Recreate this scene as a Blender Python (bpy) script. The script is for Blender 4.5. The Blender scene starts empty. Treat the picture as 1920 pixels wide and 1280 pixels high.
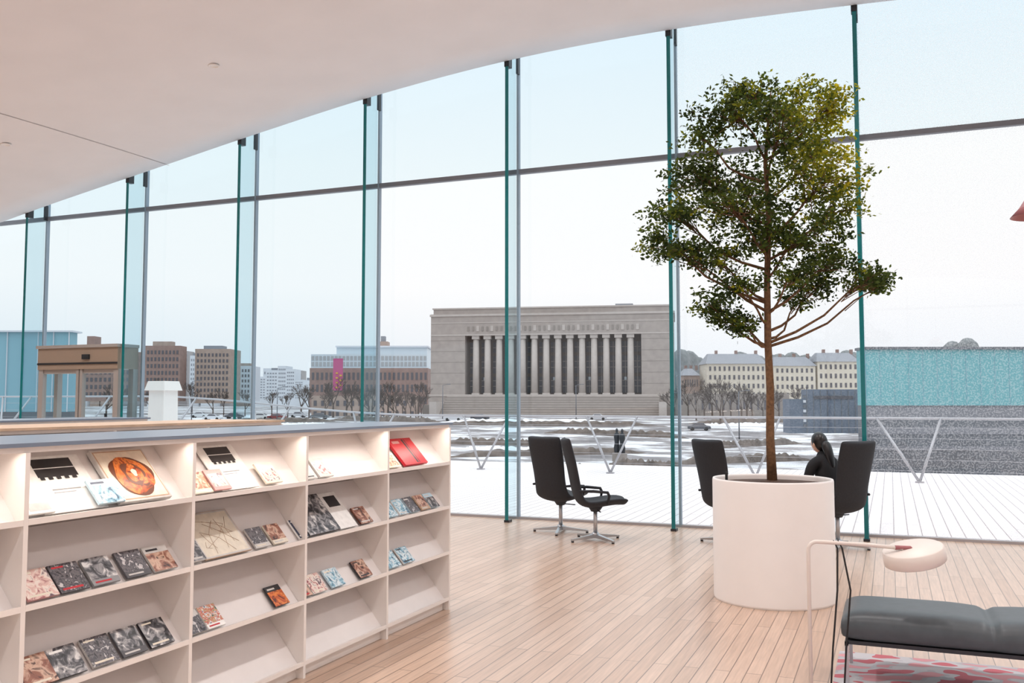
import bpy, math, random
from mathutils import Vector, Matrix
random.seed(7)
scene = bpy.context.scene
try:
    scene.view_settings.view_transform = 'Standard'
    scene.view_settings.look = 'None'
except Exception as e:
    print(e)

# ------------------------------------------------------------------ materials
def srgb(r, g, b):
    def c(v):
        v /= 255.0
        return v/12.92 if v <= 0.04045 else ((v+0.055)/1.055)**2.4
    return (c(r), c(g), c(b), 1.0)

def mat(name, col, rough=0.6, metal=0.0, noise=0.0, nscale=8.0, emis=None, estr=0.0, spec=None):
    m = bpy.data.materials.new(name); m.use_nodes = True
    nt = m.node_tree; b = nt.nodes['Principled BSDF']
    b.inputs['Base Color'].default_value = col
    b.inputs['Roughness'].default_value = rough
    b.inputs['Metallic'].default_value = metal
    if spec is not None: b.inputs['Specular IOR Level'].default_value = spec
    if noise > 0:
        tc = nt.nodes.new('ShaderNodeTexCoord')
        n = nt.nodes.new('ShaderNodeTexNoise'); n.inputs['Scale'].default_value = nscale
        n.inputs['Detail'].default_value = 5
        r = nt.nodes.new('ShaderNodeValToRGB')
        r.color_ramp.elements[0].position = 0.3; r.color_ramp.elements[1].position = 0.7
        a = [max(0, c*(1-noise)) for c in col[:3]]; d = [min(1, c*(1+noise)) for c in col[:3]]
        r.color_ramp.elements[0].color = (*a, 1); r.color_ramp.elements[1].color = (*d, 1)
        nt.links.new(tc.outputs['Object'], n.inputs['Vector'])
        nt.links.new(n.outputs['Fac'], r.inputs['Fac'])
        nt.links.new(r.outputs['Color'], b.inputs['Base Color'])
    if emis:
        b.inputs['Emission Color'].default_value = emis
        b.inputs['Emission Strength'].default_value = estr
    return m

def picture_mat(name, cols, scale=18.0, dist=1.0):
    # printed cover picture: blotchy multi-colour procedural print
    m = bpy.data.materials.new(name); m.use_nodes = True
    nt = m.node_tree; b = nt.nodes['Principled BSDF']; b.inputs['Roughness'].default_value = 0.35
    tc = nt.nodes.new('ShaderNodeTexCoord'); n = nt.nodes.new('ShaderNodeTexNoise')
    n.inputs['Scale'].default_value = scale; n.inputs['Detail'].default_value = 4; n.inputs['Distortion'].default_value = dist
    r = nt.nodes.new('ShaderNodeValToRGB'); r.color_ramp.interpolation = 'EASE'
    k = len(cols); e = r.color_ramp.elements
    e[0].position = .33; e[0].color = srgb(*cols[0]); e[1].position = .67; e[1].color = srgb(*cols[-1])
    for i in range(1, k-1):
        x = e.new(.33+.34*i/(k-1)); x.color = srgb(*cols[i])
    nt.links.new(tc.outputs['Object'], n.inputs['Vector']); nt.links.new(n.outputs['Fac'], r.inputs['Fac']); nt.links.new(r.outputs['Color'], b.inputs['Base Color'])
    return m

def plank_mat(name, c1, c2, cm, row, width, mortar, rough, grain=0.12, ior=1.5):
    m = bpy.data.materials.new(name); m.use_nodes = True
    nt = m.node_tree; b = nt.nodes['Principled BSDF']; N = nt.nodes.new; L = nt.links.new
    tc = N('ShaderNodeTexCoord'); sp = N('ShaderNodeSeparateXYZ'); cb = N('ShaderNodeCombineXYZ')
    L(tc.outputs['Object'], sp.inputs[0]); L(sp.outputs['Y'], cb.inputs['X']); L(sp.outputs['X'], cb.inputs['Y'])
    br = N('ShaderNodeTexBrick'); br.offset = 0.37; br.offset_frequency = 2
    br.inputs['Scale'].default_value = 1; br.inputs['Brick Width'].default_value = width
    br.inputs['Row Height'].default_value = row; br.inputs['Mortar Size'].default_value = mortar
    br.inputs['Mortar Smooth'].default_value = 0.2
    br.inputs['Color1'].default_value = c1; br.inputs['Color2'].default_value = c2; br.inputs['Mortar'].default_value = cm
    L(cb.outputs[0], br.inputs['Vector'])
    mp = N('ShaderNodeMapping'); mp.inputs['Scale'].default_value = (1.5, 28, 1)
    L(cb.outputs[0], mp.inputs['Vector'])
    n = N('ShaderNodeTexNoise'); n.inputs['Scale'].default_value = 2; n.inputs['Detail'].default_value = 6
    L(mp.outputs[0], n.inputs['Vector'])
    mr = N('ShaderNodeMapRange'); mr.inputs['From Min'].default_value = 0.3; mr.inputs['From Max'].default_value = 0.7
    mr.inputs['To Min'].default_value = 1-grain; mr.inputs['To Max'].default_value = 1+grain
    L(n.outputs['Fac'], mr.inputs['Value'])
    mx = N('ShaderNodeVectorMath'); mx.operation = 'SCALE'
    L(br.outputs['Color'], mx.inputs[0]); L(mr.outputs[0], mx.inputs['Scale'])
    L(mx.outputs[0], b.inputs['Base Color'])
    b.inputs['Roughness'].default_value = rough; b.inputs['IOR'].default_value = ior
    return m

def glass_mat(name, tint, gloss=0.05, frit=0.0, fscale=60):
    m = bpy.data.materials.new(name); m.use_nodes = True
    nt = m.node_tree; nt.nodes.clear(); N = nt.nodes.new; L = nt.links.new
    out = N('ShaderNodeOutputMaterial'); tr = N('ShaderNodeBsdfTransparent'); tr.inputs['Color'].default_value = (*tint, 1)
    gl = N('ShaderNodeBsdfGlossy'); gl.inputs['Roughness'].default_value = 0.02
    mx = N('ShaderNodeMixShader'); mx.inputs[0].default_value = gloss
    L(tr.outputs[0], mx.inputs[1]); L(gl.outputs[0], mx.inputs[2])
    last = mx
    if frit > 0:
        tc = N('ShaderNodeTexCoord'); n = N('ShaderNodeTexNoise'); n.inputs['Scale'].default_value = fscale
        n.inputs['Detail'].default_value = 0
        L(tc.outputs['Object'], n.inputs['Vector'])
        r = N('ShaderNodeValToRGB'); r.color_ramp.elements[0].position = 0.46; r.color_ramp.elements[1].position = 0.62
        r.color_ramp.elements[0].color = (0, 0, 0, 1); r.color_ramp.elements[1].color = (frit, frit, frit, 1)
        L(n.outputs['Fac'], r.inputs['Fac'])
        df = N('ShaderNodeBsdfTranslucent'); df.inputs['Color'].default_value = (0.88, 0.85, 0.85, 1)
        m2 = N('ShaderNodeMixShader'); L(r.outputs['Color'], m2.inputs[0]); L(mx.outputs[0], m2.inputs[1]); L(df.outputs[0], m2.inputs[2])
        last = m2
    L(last.outputs[0], out.inputs['Surface'])
    return m

# ------------------------------------------------------------------ mesh builder
class MB:
    def __init__(s): s.v = []; s.f = []; s.mi = []; s.mats = []; s.sm = []
    def m(s, mt):
        if mt not in s.mats: s.mats.append(mt)
        return s.mats.index(mt)
    def face(s, idx, mt, smooth=False):
        s.f.append(idx); s.mi.append(s.m(mt)); s.sm.append(smooth)
    def quad(s, pts, mt, smooth=False):
        n = len(s.v); s.v += [tuple(p) for p in pts]; s.face(list(range(n, n+len(pts))), mt, smooth)
    def hexa(s, c, mt, mtop=None, mfront=None):
        n = len(s.v); s.v += [tuple(p) for p in c]
        fs = [(3, 2, 1, 0), (4, 5, 6, 7), (0, 1, 5, 4), (1, 2, 6, 5), (2, 3, 7, 6), (3, 0, 4, 7)]
        for i, f in enumerate(fs):
            mm = mt
            if i == 1 and mtop: mm = mtop
            if i == 2 and mfront: mm = mfront
            s.face([n+k for k in f], mm)
    def box(s, x0, x1, y0, y1, z0, z1, mt, mtop=None, mfront=None):
        s.hexa([(x0, y0, z0), (x1, y0, z0), (x1, y1, z0), (x0, y1, z0), (x0, y0, z1), (x1, y0, z1), (x1, y1, z1), (x0, y1, z1)], mt, mtop, mfront)
    def obox(s, o, a, b, c, mt, mtop=None):
        o = Vector(o); a = Vector(a); b = Vector(b); c = Vector(c)
        s.hexa([o, o+a, o+a+b, o+b, o+c, o+a+c, o+a+b+c, o+b+c], mt, mtop)
    def tube(s, pts, rad, mt, seg=8, smooth=True, caps=True):
        pts = [Vector(p) for p in pts]
        if not isinstance(rad, (list, tuple)): rad = [rad]*len(pts)
        rings = []; prev = None
        for i, p in enumerate(pts):
            if i == 0: t = pts[1]-p
            elif i == len(pts)-1: t = p-pts[i-1]
            else: t = (pts[i+1]-p).normalized()+(p-pts[i-1]).normalized()
            t.normalize()
            if prev is None:
                u = t.orthogonal().normalized()
            else:
                u = prev - t*prev.dot(t)
                if u.length < 1e-6: u = t.orthogonal()
                u.normalize()
            prev = u; w = t.cross(u)
            n = len(s.v)
            for k in range(seg):
                a = 2*math.pi*k/seg
                s.v.append(tuple(p+(u*math.cos(a)+w*math.sin(a))*rad[i]))
            rings.append(n)
        for i in range(len(rings)-1):
            for k in range(seg):
                k2 = (k+1) % seg
                s.face([rings[i]+k, rings[i]+k2, rings[i+1]+k2, rings[i+1]+k], mt, smooth)
        if caps:
            s.face([rings[0]+k for k in range(seg)][::-1], mt); s.face([rings[-1]+k for k in range(seg)], mt)
    def lathe(s, prof, c, mt, seg=64, smooth=True, mats=None):
        n0 = len(s.v)
        for (r, z) in prof:
            for k in range(seg):
                a = 2*math.pi*k/seg; s.v.append((c[0]+r*math.cos(a), c[1]+r*math.sin(a), c[2]+z))
        for i in range(len(prof)-1):
            for k in range(seg):
                k2 = (k+1) % seg
                s.face([n0+i*seg+k, n0+i*seg+k2, n0+(i+1)*seg+k2, n0+(i+1)*seg+k], (mats[i] if mats else mt), smooth)
    def obj(s, name, loc=(0, 0, 0), rotz=0, parent=None):
        me = bpy.data.meshes.new(name); me.from_pydata(s.v, [], s.f)
        for mt in s.mats: me.materials.append(mt)
        me.polygons.foreach_set('material_index', s.mi); me.polygons.foreach_set('use_smooth', s.sm)
        me.update()
        o = bpy.data.objects.new(name, me); scene.collection.objects.link(o)
        o.location = loc; o.rotation_euler = (0, 0, rotz)
        if parent: o.parent = parent
        return o

def smooth01(t):
    t = max(0, min(1, t)); return t*t*(3-2*t)

# ------------------------------------------------------------------ material library
M_ceiling = mat('ceiling_plaster', srgb(234, 229, 229), 0.85, noise=0.02, nscale=1.5)
M_seam = mat('ceiling_joint', srgb(190, 182, 182), 0.8)
M_floor = plank_mat('oak_planks', srgb(203, 174, 153), srgb(187, 156, 134), srgb(116, 92, 76), 0.092, 1.9, 0.0034, 0.29, 0.13, 2.3)
M_deck = plank_mat('deck_boards', srgb(240, 234, 234), srgb(232, 226, 226), srgb(168, 158, 160), 0.16, 4.5, 0.007, 0.7, 0.04)
M_wall = mat('white_wall', srgb(232, 228, 224), 0.7, noise=0.02)
M_glass = glass_mat('window_glass', (0.97, 0.985, 0.99))
M_glass_l = glass_mat('window_glass_blue', (0.865, 0.94, 0.965))
M_glass_up = glass_mat('window_glass_upper', (0.85, 0.93, 0.965))
M_glass_upl = glass_mat('window_glass_upper_blue', (0.79, 0.90, 0.945))
M_frit = glass_mat('fritted_glass', (0.975, 0.975, 0.98), 0.05, 0.20, 62)
M_frit_up = glass_mat('fritted_glass_upper', (0.86, 0.93, 0.96), 0.05, 0.28, 62)
M_frit_l = glass_mat('fritted_glass_light', (0.97, 0.98, 0.985), 0.05, 0.06, 62)
M_frit_lup = glass_mat('fritted_glass_light_upper', (0.86, 0.935, 0.965), 0.05, 0.14, 62)
M_fin = glass_mat('fin_glass', (0.84, 0.92, 0.945), 0.05)
M_finedge = mat('fin_edge_teal', srgb(8, 108, 112), 0.25, emis=srgb(8, 108, 112), estr=0.08)  # teal edge glow put into the material as faint emission
M_frame = mat('mullion_grey', srgb(150, 163, 176), 0.45, 0.2)
M_transom = mat('transom_grey', srgb(122, 126, 134), 0.5, 0.2)
M_sill = mat('sill_grey', srgb(165, 160, 162), 0.5, 0.2)
M_dark = mat('dark_steel', srgb(60, 62, 66), 0.4, 0.6)
M_steel = mat('brushed_steel', srgb(190, 192, 196), 0.3, 0.9, noise=0.05)
M_rail = mat('rail_steel', srgb(178, 176, 180), 0.4, 0.4)
M_white = mat('white_lacquer', srgb(240, 233, 228), 0.45, noise=0.01)
M_shelfin = mat('shelf_back_white', srgb(234, 228, 226), 0.5, noise=0.02)
M_shelftop = mat('shelf_top_blue_grey', srgb(118, 130, 148), 0.3)
M_woodtop = mat('light_wood', srgb(204, 176, 150), 0.5, noise=0.15)
M_planter = mat('planter_white', srgb(240, 236, 234), 0.4, noise=0.01)
M_soil = mat('soil', srgb(70, 48, 36), 0.9, noise=0.5, nscale=60)
M_bark = mat('bark', srgb(112, 82, 56), 0.85, noise=0.35, nscale=40)
M_black = mat('black_fabric', srgb(38, 40, 46), 0.75, noise=0.15, nscale=60)
M_leather = mat('grey_leather', srgb(70, 77, 82), 0.40, noise=0.1, nscale=20)
M_cream = mat('cream_metal', srgb(222, 213, 206), 0.4)
M_cable = mat('black_cable', srgb(20, 20, 22), 0.5)
M_pink = mat('dusty_pink_shade', srgb(160, 96, 100), 0.4)

# ------------------------------------------------------------------ room shell
GY = 11.9                # glass line
CY = 11.45               # ceiling edge line
M0, MS = -0.29, 2.225    # mullion grid
PROF0 = [(-26, 3.7), (-20, 4.0), (-17, 4.42), (-15, 4.78), (-13.6, 5.05), (-11.4, 5.44), (-9.2, 5.83), (-7, 6.18), (-4.75, 6.42), (-2.5, 6.50), (-0.3, 6.46), (2, 6.34), (5, 6.05), (10, 5.6)]
PROF = [(x*0.962, 1.6+(z-1.6)*0.962) for x, z in PROF0]
def prof(x):
    if x <= PROF[0][0]: return PROF[0][1]
    for i in range(len(PROF)-1):
        a, b = PROF[i], PROF[i+1]
        if x <= b[0]:
            p0 = PROF[max(i-1, 0)]; p3 = PROF[min(i+2, len(PROF)-1)]
            h = b[0]-a[0]; t = (x-a[0])/h
            m0 = (b[1]-p0[1])/(b[0]-p0[0])*h; m1 = (p3[1]-a[1])/(p3[0]-a[0])*h
            return (2*t**3-3*t*t+1)*a[1]+(t**3-2*t*t+t)*m0+(-2*t**3+3*t*t)*b[1]+(t**3-t*t)*m1
    return PROF[-1][1]
XL, XR, YB = -24.0, 9.0, -11.0
def ceil_z(x, y):
    return prof(x) - 0.35*smooth01((CY-y)/14.0)
c = MB(); NX, NY = 110, 40
for j in range(NY+2):
    for i in range(NX+1):
        x = XL+(XR-XL)*i/NX
        if j <= NY:
            y = YB+(CY-YB)*j/NY; c.v.append((x, y, ceil_z(x, y)))
        else:
            c.v.append((x, CY, ceil_z(x, CY)+0.45))
for j in range(NY+1):
    for i in range(NX):
        a = j*(NX+1)+i; c.face([a, a+NX+1, a+NX+2, a+1], M_ceiling, j < NY)
c.obj('ceiling')
s = MB()
xs = -10.6; y = 3.0
while y < CY-0.4:
    y2 = y+0.5
    s.quad([(xs, y, ceil_z(xs, y)-0.004), (xs, y2, ceil_z(xs, y2)-0.004), (xs+0.014, y2, ceil_z(xs, y2)-0.004), (xs+0.014, y, ceil_z(xs, y)-0.004)], M_seam)
    y = y2
s.obj('trim_2')
f = MB(); f.box(XL, XR, YB, GY, -0.15, 0, M_floor); f.obj('floor')
w = MB(); w.box(XL-0.2, XL, YB, GY, 0, 4.2, M_wall); w.obj('wall_left')
w = MB(); w.box(XR, XR+0.2, YB, GY, 0, 6.0, M_wall); w.obj('wall_right')
t = MB(); t.box(XL, XR, GY-0.04, GY+0.07, 0.0, 0.03, M_sill); t.obj('trim_1')

def window(name, x0, x1, pane_lo, pane_up, y=GY, fin=True):
    b = MB(); zt = 4.79
    off = -0.35 if y < 0 else 0.42
    z0, z1 = prof(x0)+off, prof(x1)+off
    b.quad([(x0, y, 0.03), (x1, y, 0.03), (x1, y, min(z1, zt)), (x0, y, min(z0, zt))], pane_lo)
    if z0 > zt or z1 > zt:
        b.quad([(x0, y, min(zt, z0)), (x1, y, min(zt, z1)), (x1, y, max(zt, z1)), (x0, y, max(zt, z0))], pane_up)
        b.box(x0+0.016, x1-0.016, y-0.04, y+0.03, zt-0.032, zt+0.032, M_transom)
    b.box(x0-0.016, x0+0.016, y-0.035, y+0.03, 0.0, z0, M_frame)
    if fin:
        fy = 11.47; th = 0.024
        x = x0; zt2 = z0
        b.quad([(x-th, fy, 0.01), (x-th, GY-0.04, 0.01), (x-th, GY-0.04, zt2), (x-th, fy, zt2)], M_fin)
        b.quad([(x+th, fy, 0.01), (x+th, GY-0.04, 0.01), (x+th, GY-0.04, zt2), (x+th, fy, zt2)], M_fin)
        b.box(x-th, x+th, fy-0.006, fy, 0.01, zt2, M_finedge)
        zc = prof(x0)
        b.box(x-0.035, x+0.035, fy-0.01, fy+0.10, zc-0.07, zc+0.1, M_dark)
        b.box(x+0.0, x+0.03, GY-0.10, GY-0.03, zc-0.06, zc+0.2, M_dark)
        b.box(x-0.035, x+0.035, fy-0.01, fy+0.1, 0.0, 0.03, M_dark)
    return b.obj(name)
n = 1
for k in range(-4, 11):
    x0 = M0-MS*k; x1 = x0+MS
    lo = M_glass; up = M_glass_up
    if k <= 0: lo = M_frit; up = M_frit_up
    elif k == 1: lo = M_frit_l; up = M_frit_lup
    elif k >= 4: lo = M_glass_l; up = M_glass_upl
    window('window_%d' % n, x0, min(x1, XR), lo, up); n += 1
for k in range(0, 8):
    x0 = XL+4.1*k
    window('window_%d' % n, x0, x0+4.1, M_glass, M_glass, y=YB, fin=False); n += 1

# sliding door between two fins
M_beige = mat('door_frame_bronze', srgb(158, 140, 124), 0.4, 0.2)
M_beige2 = mat('door_frame_light', srgb(166, 160, 156), 0.4, 0.2)
d = MB(); xa, xb = -13.2, -11.46; ya, yb = 11.40, 11.84
d.box(xa, xb, ya, yb, 2.12, 2.47, M_beige)
d.box(xa-0.02, xb+0.02, ya-0.03, yb, 2.47, 2.52, M_beige2)
d.box(xa, xb, ya-0.015, ya, 2.2, 2.23, M_dark)
for (xx, ww) in ((xa, .10), (-12.36, .055), (-12.28, .055), (xb-0.10, .10)):
    d.box(xx, xx+ww, ya+0.02, ya+0.10, 0.0, 2.12, M_beige2)
d.box(xb-0.10, xb, yb-.1, yb, 0, 2.12, M_beige2); d.box(xa, xa+.08, yb-.1, yb, 0, 2.12, M_beige2)
d.quad([(xb-.05, ya+.1, 0), (xb-.05, yb-.1, 0), (xb-.05, yb-.1, 2.12), (xb-.05, ya+.1, 2.12)], M_glass_l)
d.box(xb-0.3, xb-0.275, ya+0.05, ya+0.08, 0.9, 1.4, M_dark)
for xx, x2 in ((xa+0.1, -12.36), (-12.225, xb-.10)):
    d.quad([(xx, ya+.06, 0), (x2, ya+.06, 0), (x2, ya+.06, 2.12), (xx, ya+.06, 2.12)], M_glass_l)
    d.box(xx, x2, ya+.04, ya+.08, 0, 0.12, M_beige2); d.box(xx, x2, ya+.04, ya+.08, 2.05, 2.12, M_beige2)
d.box(-12.2, -12.05, ya-0.03, ya, 2.28, 2.36, M_dark)
d.obj('door_1')

# ------------------------------------------------------------------ deck + railing
def rise(x): return 0.5*smooth01((-x-11)/9.0)
b = MB(); NX = 80
for i in range(NX+1):
    x = -40+60*i/NX; z = rise(x)-0.03
    b.v += [(x, GY+0.07, z), (x, 23.2, z), (x, 23.2, z-0.5), (x, GY+0.07, z-0.5)]
for i in range(NX):
    a = i*4; e = a+4
    b.face([a, e, e+1, a+1], M_deck); b.face([a+1, e+1, e+2, a+2], M_deck); b.face([a+3, a+2, e+2, e+3], M_deck)
b.obj('deck')
r = MB()
xsl = [-40+1.5*i for i in range(40)]
r.tube([(x, 21.1, 1.24+rise(x)) for x in xsl], 0.026, M_rail, 8)
for hh in (0.2, 0.41, 0.62, 0.83, 1.04):
    r.tube([(x, 20.4+0.7*hh/1.24, hh+rise(x)) for x in xsl], 0.005, M_rail, 4)
for k in range(-5, 13):
    x = 0.5-3.2*k; z = rise(x)
    r.tube([(x, 20.4, z-0.02), (x-0.78, 21.1, 1.24+rise(x-0.78))], 0.028, M_rail, 6)
    r.tube([(x, 20.4, z-0.02), (x+0.45, 21.1, 1.24+rise(x+0.45))], 0.028, M_rail, 6)
    r.tube([(x, 20.4, z-0.02), (x-0.35, 20.75, 0.6+z)], 0.012, M_rail, 6)
    r.box(x-0.08, x+0.08, 20.34, 20.46, z-0.03, z-0.0, M_rail)
r.obj('railing')
v = MB(); z = rise(-15.9)-.03
v.hexa([(-16.15, 17, z), (-15.65, 17, z), (-15.65, 17.5, z), (-16.15, 17.5, z), (-16.12, 17.02, 1.85), (-15.68, 17.02, 1.85), (-15.68, 17.48, 1.85), (-16.12, 17.48, 1.85)], M_white)
v.hexa([(-16.2, 16.95, 1.85), (-15.6, 16.95, 1.85), (-15.6, 17.55, 1.85), (-16.2, 17.55, 1.85), (-16.14, 17.0, 2.07), (-15.66, 17.0, 2.07), (-15.66, 17.5, 2.07), (-16.14, 17.5, 2.07)], M_white)
v.obj('ventilation_hood')

# ------------------------------------------------------------------ city
A = math.radians(22.13); RX, RYv = (math.cos(A), math.sin(A)), (-math.sin(A), math.cos(A))
def city(sx, dd): return (sx*RX[0]+dd*RYv[0], sx*RX[1]+dd*RYv[1])
def cbox(b, b0, b1, e0, e1, d, depth, m, mtop=None):
    k = d/1745.0
    z0 = 1.6+e0*k; z1 = 1.6+e1*k
    P = [city(b0*k, d), city(b1*k, d), city(b1*k, d+depth), city(b0*k, d+depth)]
    b.hexa([(*p, z0) for p in P]+[(*p, z1) for p in P], m, mtop)
def cwins(b, b0, b1, e0, e1, d, nx, nz, m, fw=0.5, fh=0.55):
    for i in range(nx):
        for j in range(nz):
            cx = b0+(b1-b0)*(i+0.5)/nx; cz = e0+(e1-e0)*(j+0.5)/nz
            w2 = (b1-b0)/nx*fw/2; h2 = (e1-e0)/nz*fh/2
            cbox(b, cx-w2, cx+w2, cz-h2, cz+h2, d-0.12, 0.3, m)

M_stone = mat('granite_pale', srgb(170, 159, 153), 0.8, noise=0.09, nscale=0.6)  # city colours kept pale, with distance haze put into the base colours
M_stone2 = mat('granite_trim', srgb(190, 180, 174), 0.8, noise=0.05, nscale=1.0)
M_step = mat('granite_steps', srgb(146, 137, 131), 0.85, noise=0.05)
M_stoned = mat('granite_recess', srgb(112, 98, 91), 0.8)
M_wind = mat('dark_window', srgb(90, 86, 92), 0.4)
M_winl = mat('window_pale', srgb(170, 172, 175), 0.4)
M_brick = mat('brick_brown', srgb(152, 126, 118), 0.9, noise=0.12, nscale=0.8)
M_brick2 = mat('brick_tan', srgb(170, 149, 138), 0.9, noise=0.1, nscale=0.8)
M_bwhite = mat('render_white', srgb(214, 216, 222), 0.9)
M_cream2 = mat('render_cream', srgb(218, 208, 192), 0.9, noise=0.04, nscale=0.5)
M_roof = mat('grey_roof', srgb(146, 148, 155), 0.8)
M_roofg = mat('glass_roof', srgb(208, 217, 224), 0.4)
M_teal = mat('teal_glass_facade', srgb(110, 174, 180), 0.3, noise=0.05, nscale=0.06)
M_teal2 = mat('teal_glass_pale', srgb(134, 178, 192), 0.3, noise=0.06, nscale=0.12)
M_darkw = mat('dark_cladding', srgb(108, 110, 116), 0.7, noise=0.10, nscale=0.3)
M_darkw2 = mat('dark_cladding_pale', srgb(132, 132, 138), 0.7, noise=0.08, nscale=0.3)
M_bluew = mat('blue_grey_cladding', srgb(102, 112, 128), 0.6, noise=0.12, nscale=0.6)
M_magenta = mat('banner_magenta', srgb(190, 86, 134), 0.7)
M_yellow = mat('banner_yellow', srgb(214, 170, 70), 0.7)
M_hill = mat('wooded_hill', srgb(122, 125, 126), 0.95, noise=0.25, nscale=0.4)
M_hedge = mat('bare_bushes', srgb(108, 98, 92), 0.95, noise=0.35, nscale=0.9)
M_twig = mat('bare_twigs', srgb(94, 82, 76), 0.9)
M_far = mat('distant_render', srgb(176, 170, 170), 0.9, noise=0.1, nscale=0.1)
M_snow = mat('snow_cover', srgb(238, 239, 243), 0.9)

# parliament
P = MB(); H = 34.6
cl, cr = -24.5, 25.6
P.box(-H, cl, 0, 30, 3.4, 20.4, M_stone); P.box(cr, H, 0, 30, 3.4, 20.4, M_stone)
P.box(-H, H, 0, 30, 20.4, 26.6, M_stone)
P.box(-H-0.3, H+0.3, -0.3, 30.3, 25.9, 26.5, M_stone2)
P.box(-H+0.6, H-0.6, 0.6, 29, 26.6, 28.2, M_stone); P.box(-H+0.3, H-0.3, 0.3, 29.4, 28.0, 28.4, M_stone2)
P.box(18, 23, 8, 14, 28.4, 29.6, M_roof)
P.box(-H+0.0, H, -0.12, 0, 20.3, 20.7, M_stone2); P.box(-H, H, -0.1, 0, 23.9, 24.15, M_stone2)
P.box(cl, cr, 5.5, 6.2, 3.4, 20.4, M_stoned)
for i in range(36):
    x = cl+1+(cr-cl-2)*i/35.0
    if i % 3 != 2: P.box(x-0.28, x+0.28, -0.16, 0, 21.6, 22.9, M_step)
    else: P.box(x-0.4, x+0.4, -0.2, 0, 21.5, 23.1, M_stone2)
NC = 14
for i in range(NC):
    x = cl+3.0+(cr-cl-6.0)*i/(NC-1)
    P.tube([(x, 1.2, 3.4), (x, 1.2, 19.3)], [0.98, 0.86], M_stone2, 14)
    P.box(x-1.05, x+1.05, 0.2, 2.2, 19.3, 20.4, M_stone2); P.box(x-1.05, x+1.05, 0.2, 2.2, 3.4, 3.9, M_stone2)
for i in range(NC+1):
    x = cl+3.0+(cr-cl-6.0)*(i-0.5)/(NC-1)
    x = max(cl+1.3, min(cr-1.3, x))
    P.box(x-0.95, x+0.95, 5.35, 5.5, 4.0, 8.6, M_wind); P.box(x-0.95, x+0.95, 5.35, 5.5, 9.6, 14.6, M_wind); P.box(x-0.95, x+0.95, 5.35, 5.5, 15.6, 18.6, M_wind)
    for zz in (5.8, 7.4, 11.2, 12.9, 17.0): P.box(x-0.9, x+0.9, 5.28, 5.36, zz, zz+0.16, M_stone)
    P.box(x-0.08, x+0.08, 5.28, 5.36, 4, 18.6, M_stone)
    if i % 3 == 1: P.box(x-0.3, x+0.3, 5.2, 5.3, 7.6, 8.5, M_roofg)
for zz in (6.5, 9.6, 12.7, 15.8, 18.9):
    P.box(-H-0.02, cl+0.02, -0.04, 0, zz, zz+0.08, M_step); P.box(cr, H+0.02, -0.04, 0, zz, zz+0.08, M_step)
P.box(-H-0.5, H+0.5, -0.6, 30, -6, 3.4, M_stone)
P.box(-H-0.7, H+0.7, -0.8, 30, 3.0, 3.5, M_stone2)
NS = 20
for i in range(NS):
    P.box(-29.5, 30.5, -0.6-(i+1)*0.6, -0.6-i*0.6, -6, 3.2-(i+0.5)*6.6/NS, M_step if i % 2 else M_stone, M_stone2)
P.box(-31.5, -29.5, -13, -0.6, -6, 1.4, M_stone2); P.box(30.5, 32.5, -13, -0.6, -6, 1.4, M_stone2)
P.box(-H-0.5, -31.5, -7, -0.6, -6, 0.6, M_step, M_stone2); P.box(32.5, H+6, -7, -0.6, -6, 0.6, M_step, M_stone2)
k = 261.75/1745
o = P.obj('parliament_building', (*city(71*k, 261.75), 0), A-math.radians(10))

T = MB()
cbox(T, 310, 520, -36, 14, 250, 4, M_step, M_stone2); cwins(T, 312, 520, -22, 8, 250, 16, 1, M_wind, 0.25, 0.6)
T.obj('terrace_wall')
T = MB()
cbox(T, -376, -178, -40, 10, 255, 4, M_brick2, M_stone2); cwins(T, -376, -180, -34, 6, 255, 14, 2, M_wind, 0.4, 0.5)
T.obj('terrace_wall')

# museum style building with glass roof + banner
T = MB(); D = 330
cbox(T, -380, -158, -40, 62, D, 30, M_brick, M_roof); cwins(T, -378, -158, -10, 58, D, 26, 3, M_wind, 0.5, 0.6)
cbox(T, -378, -160, 62, 88, D+4, 24, M_roofg); cwins(T, -378, -160, 64, 86, D+4, 30, 2, M_winl, 0.7, 0.75)
cbox(T, -330, -160, 88, 102, D+10, 16, M_roofg); cbox(T, -332, -158, 101, 104, D+9, 18, M_bwhite)
cbox(T, -252, -234, 100, 112, D+14, 6, M_brick2); cbox(T, -247, -239, 112, 122, D+15, 3, M_roof)
T.obj('museum_building')
T = MB()
cbox(T, -336, -318, 20, 80, 322, 0.5, M_magenta)
for i in range(7): cbox(T, -324 if i % 2 else -331, -319.5 if i % 2 else -327, 24+i*4.5, 27+i*4.5, 321.6, 0.3, M_yellow)
T.obj('facade_banner')

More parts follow.
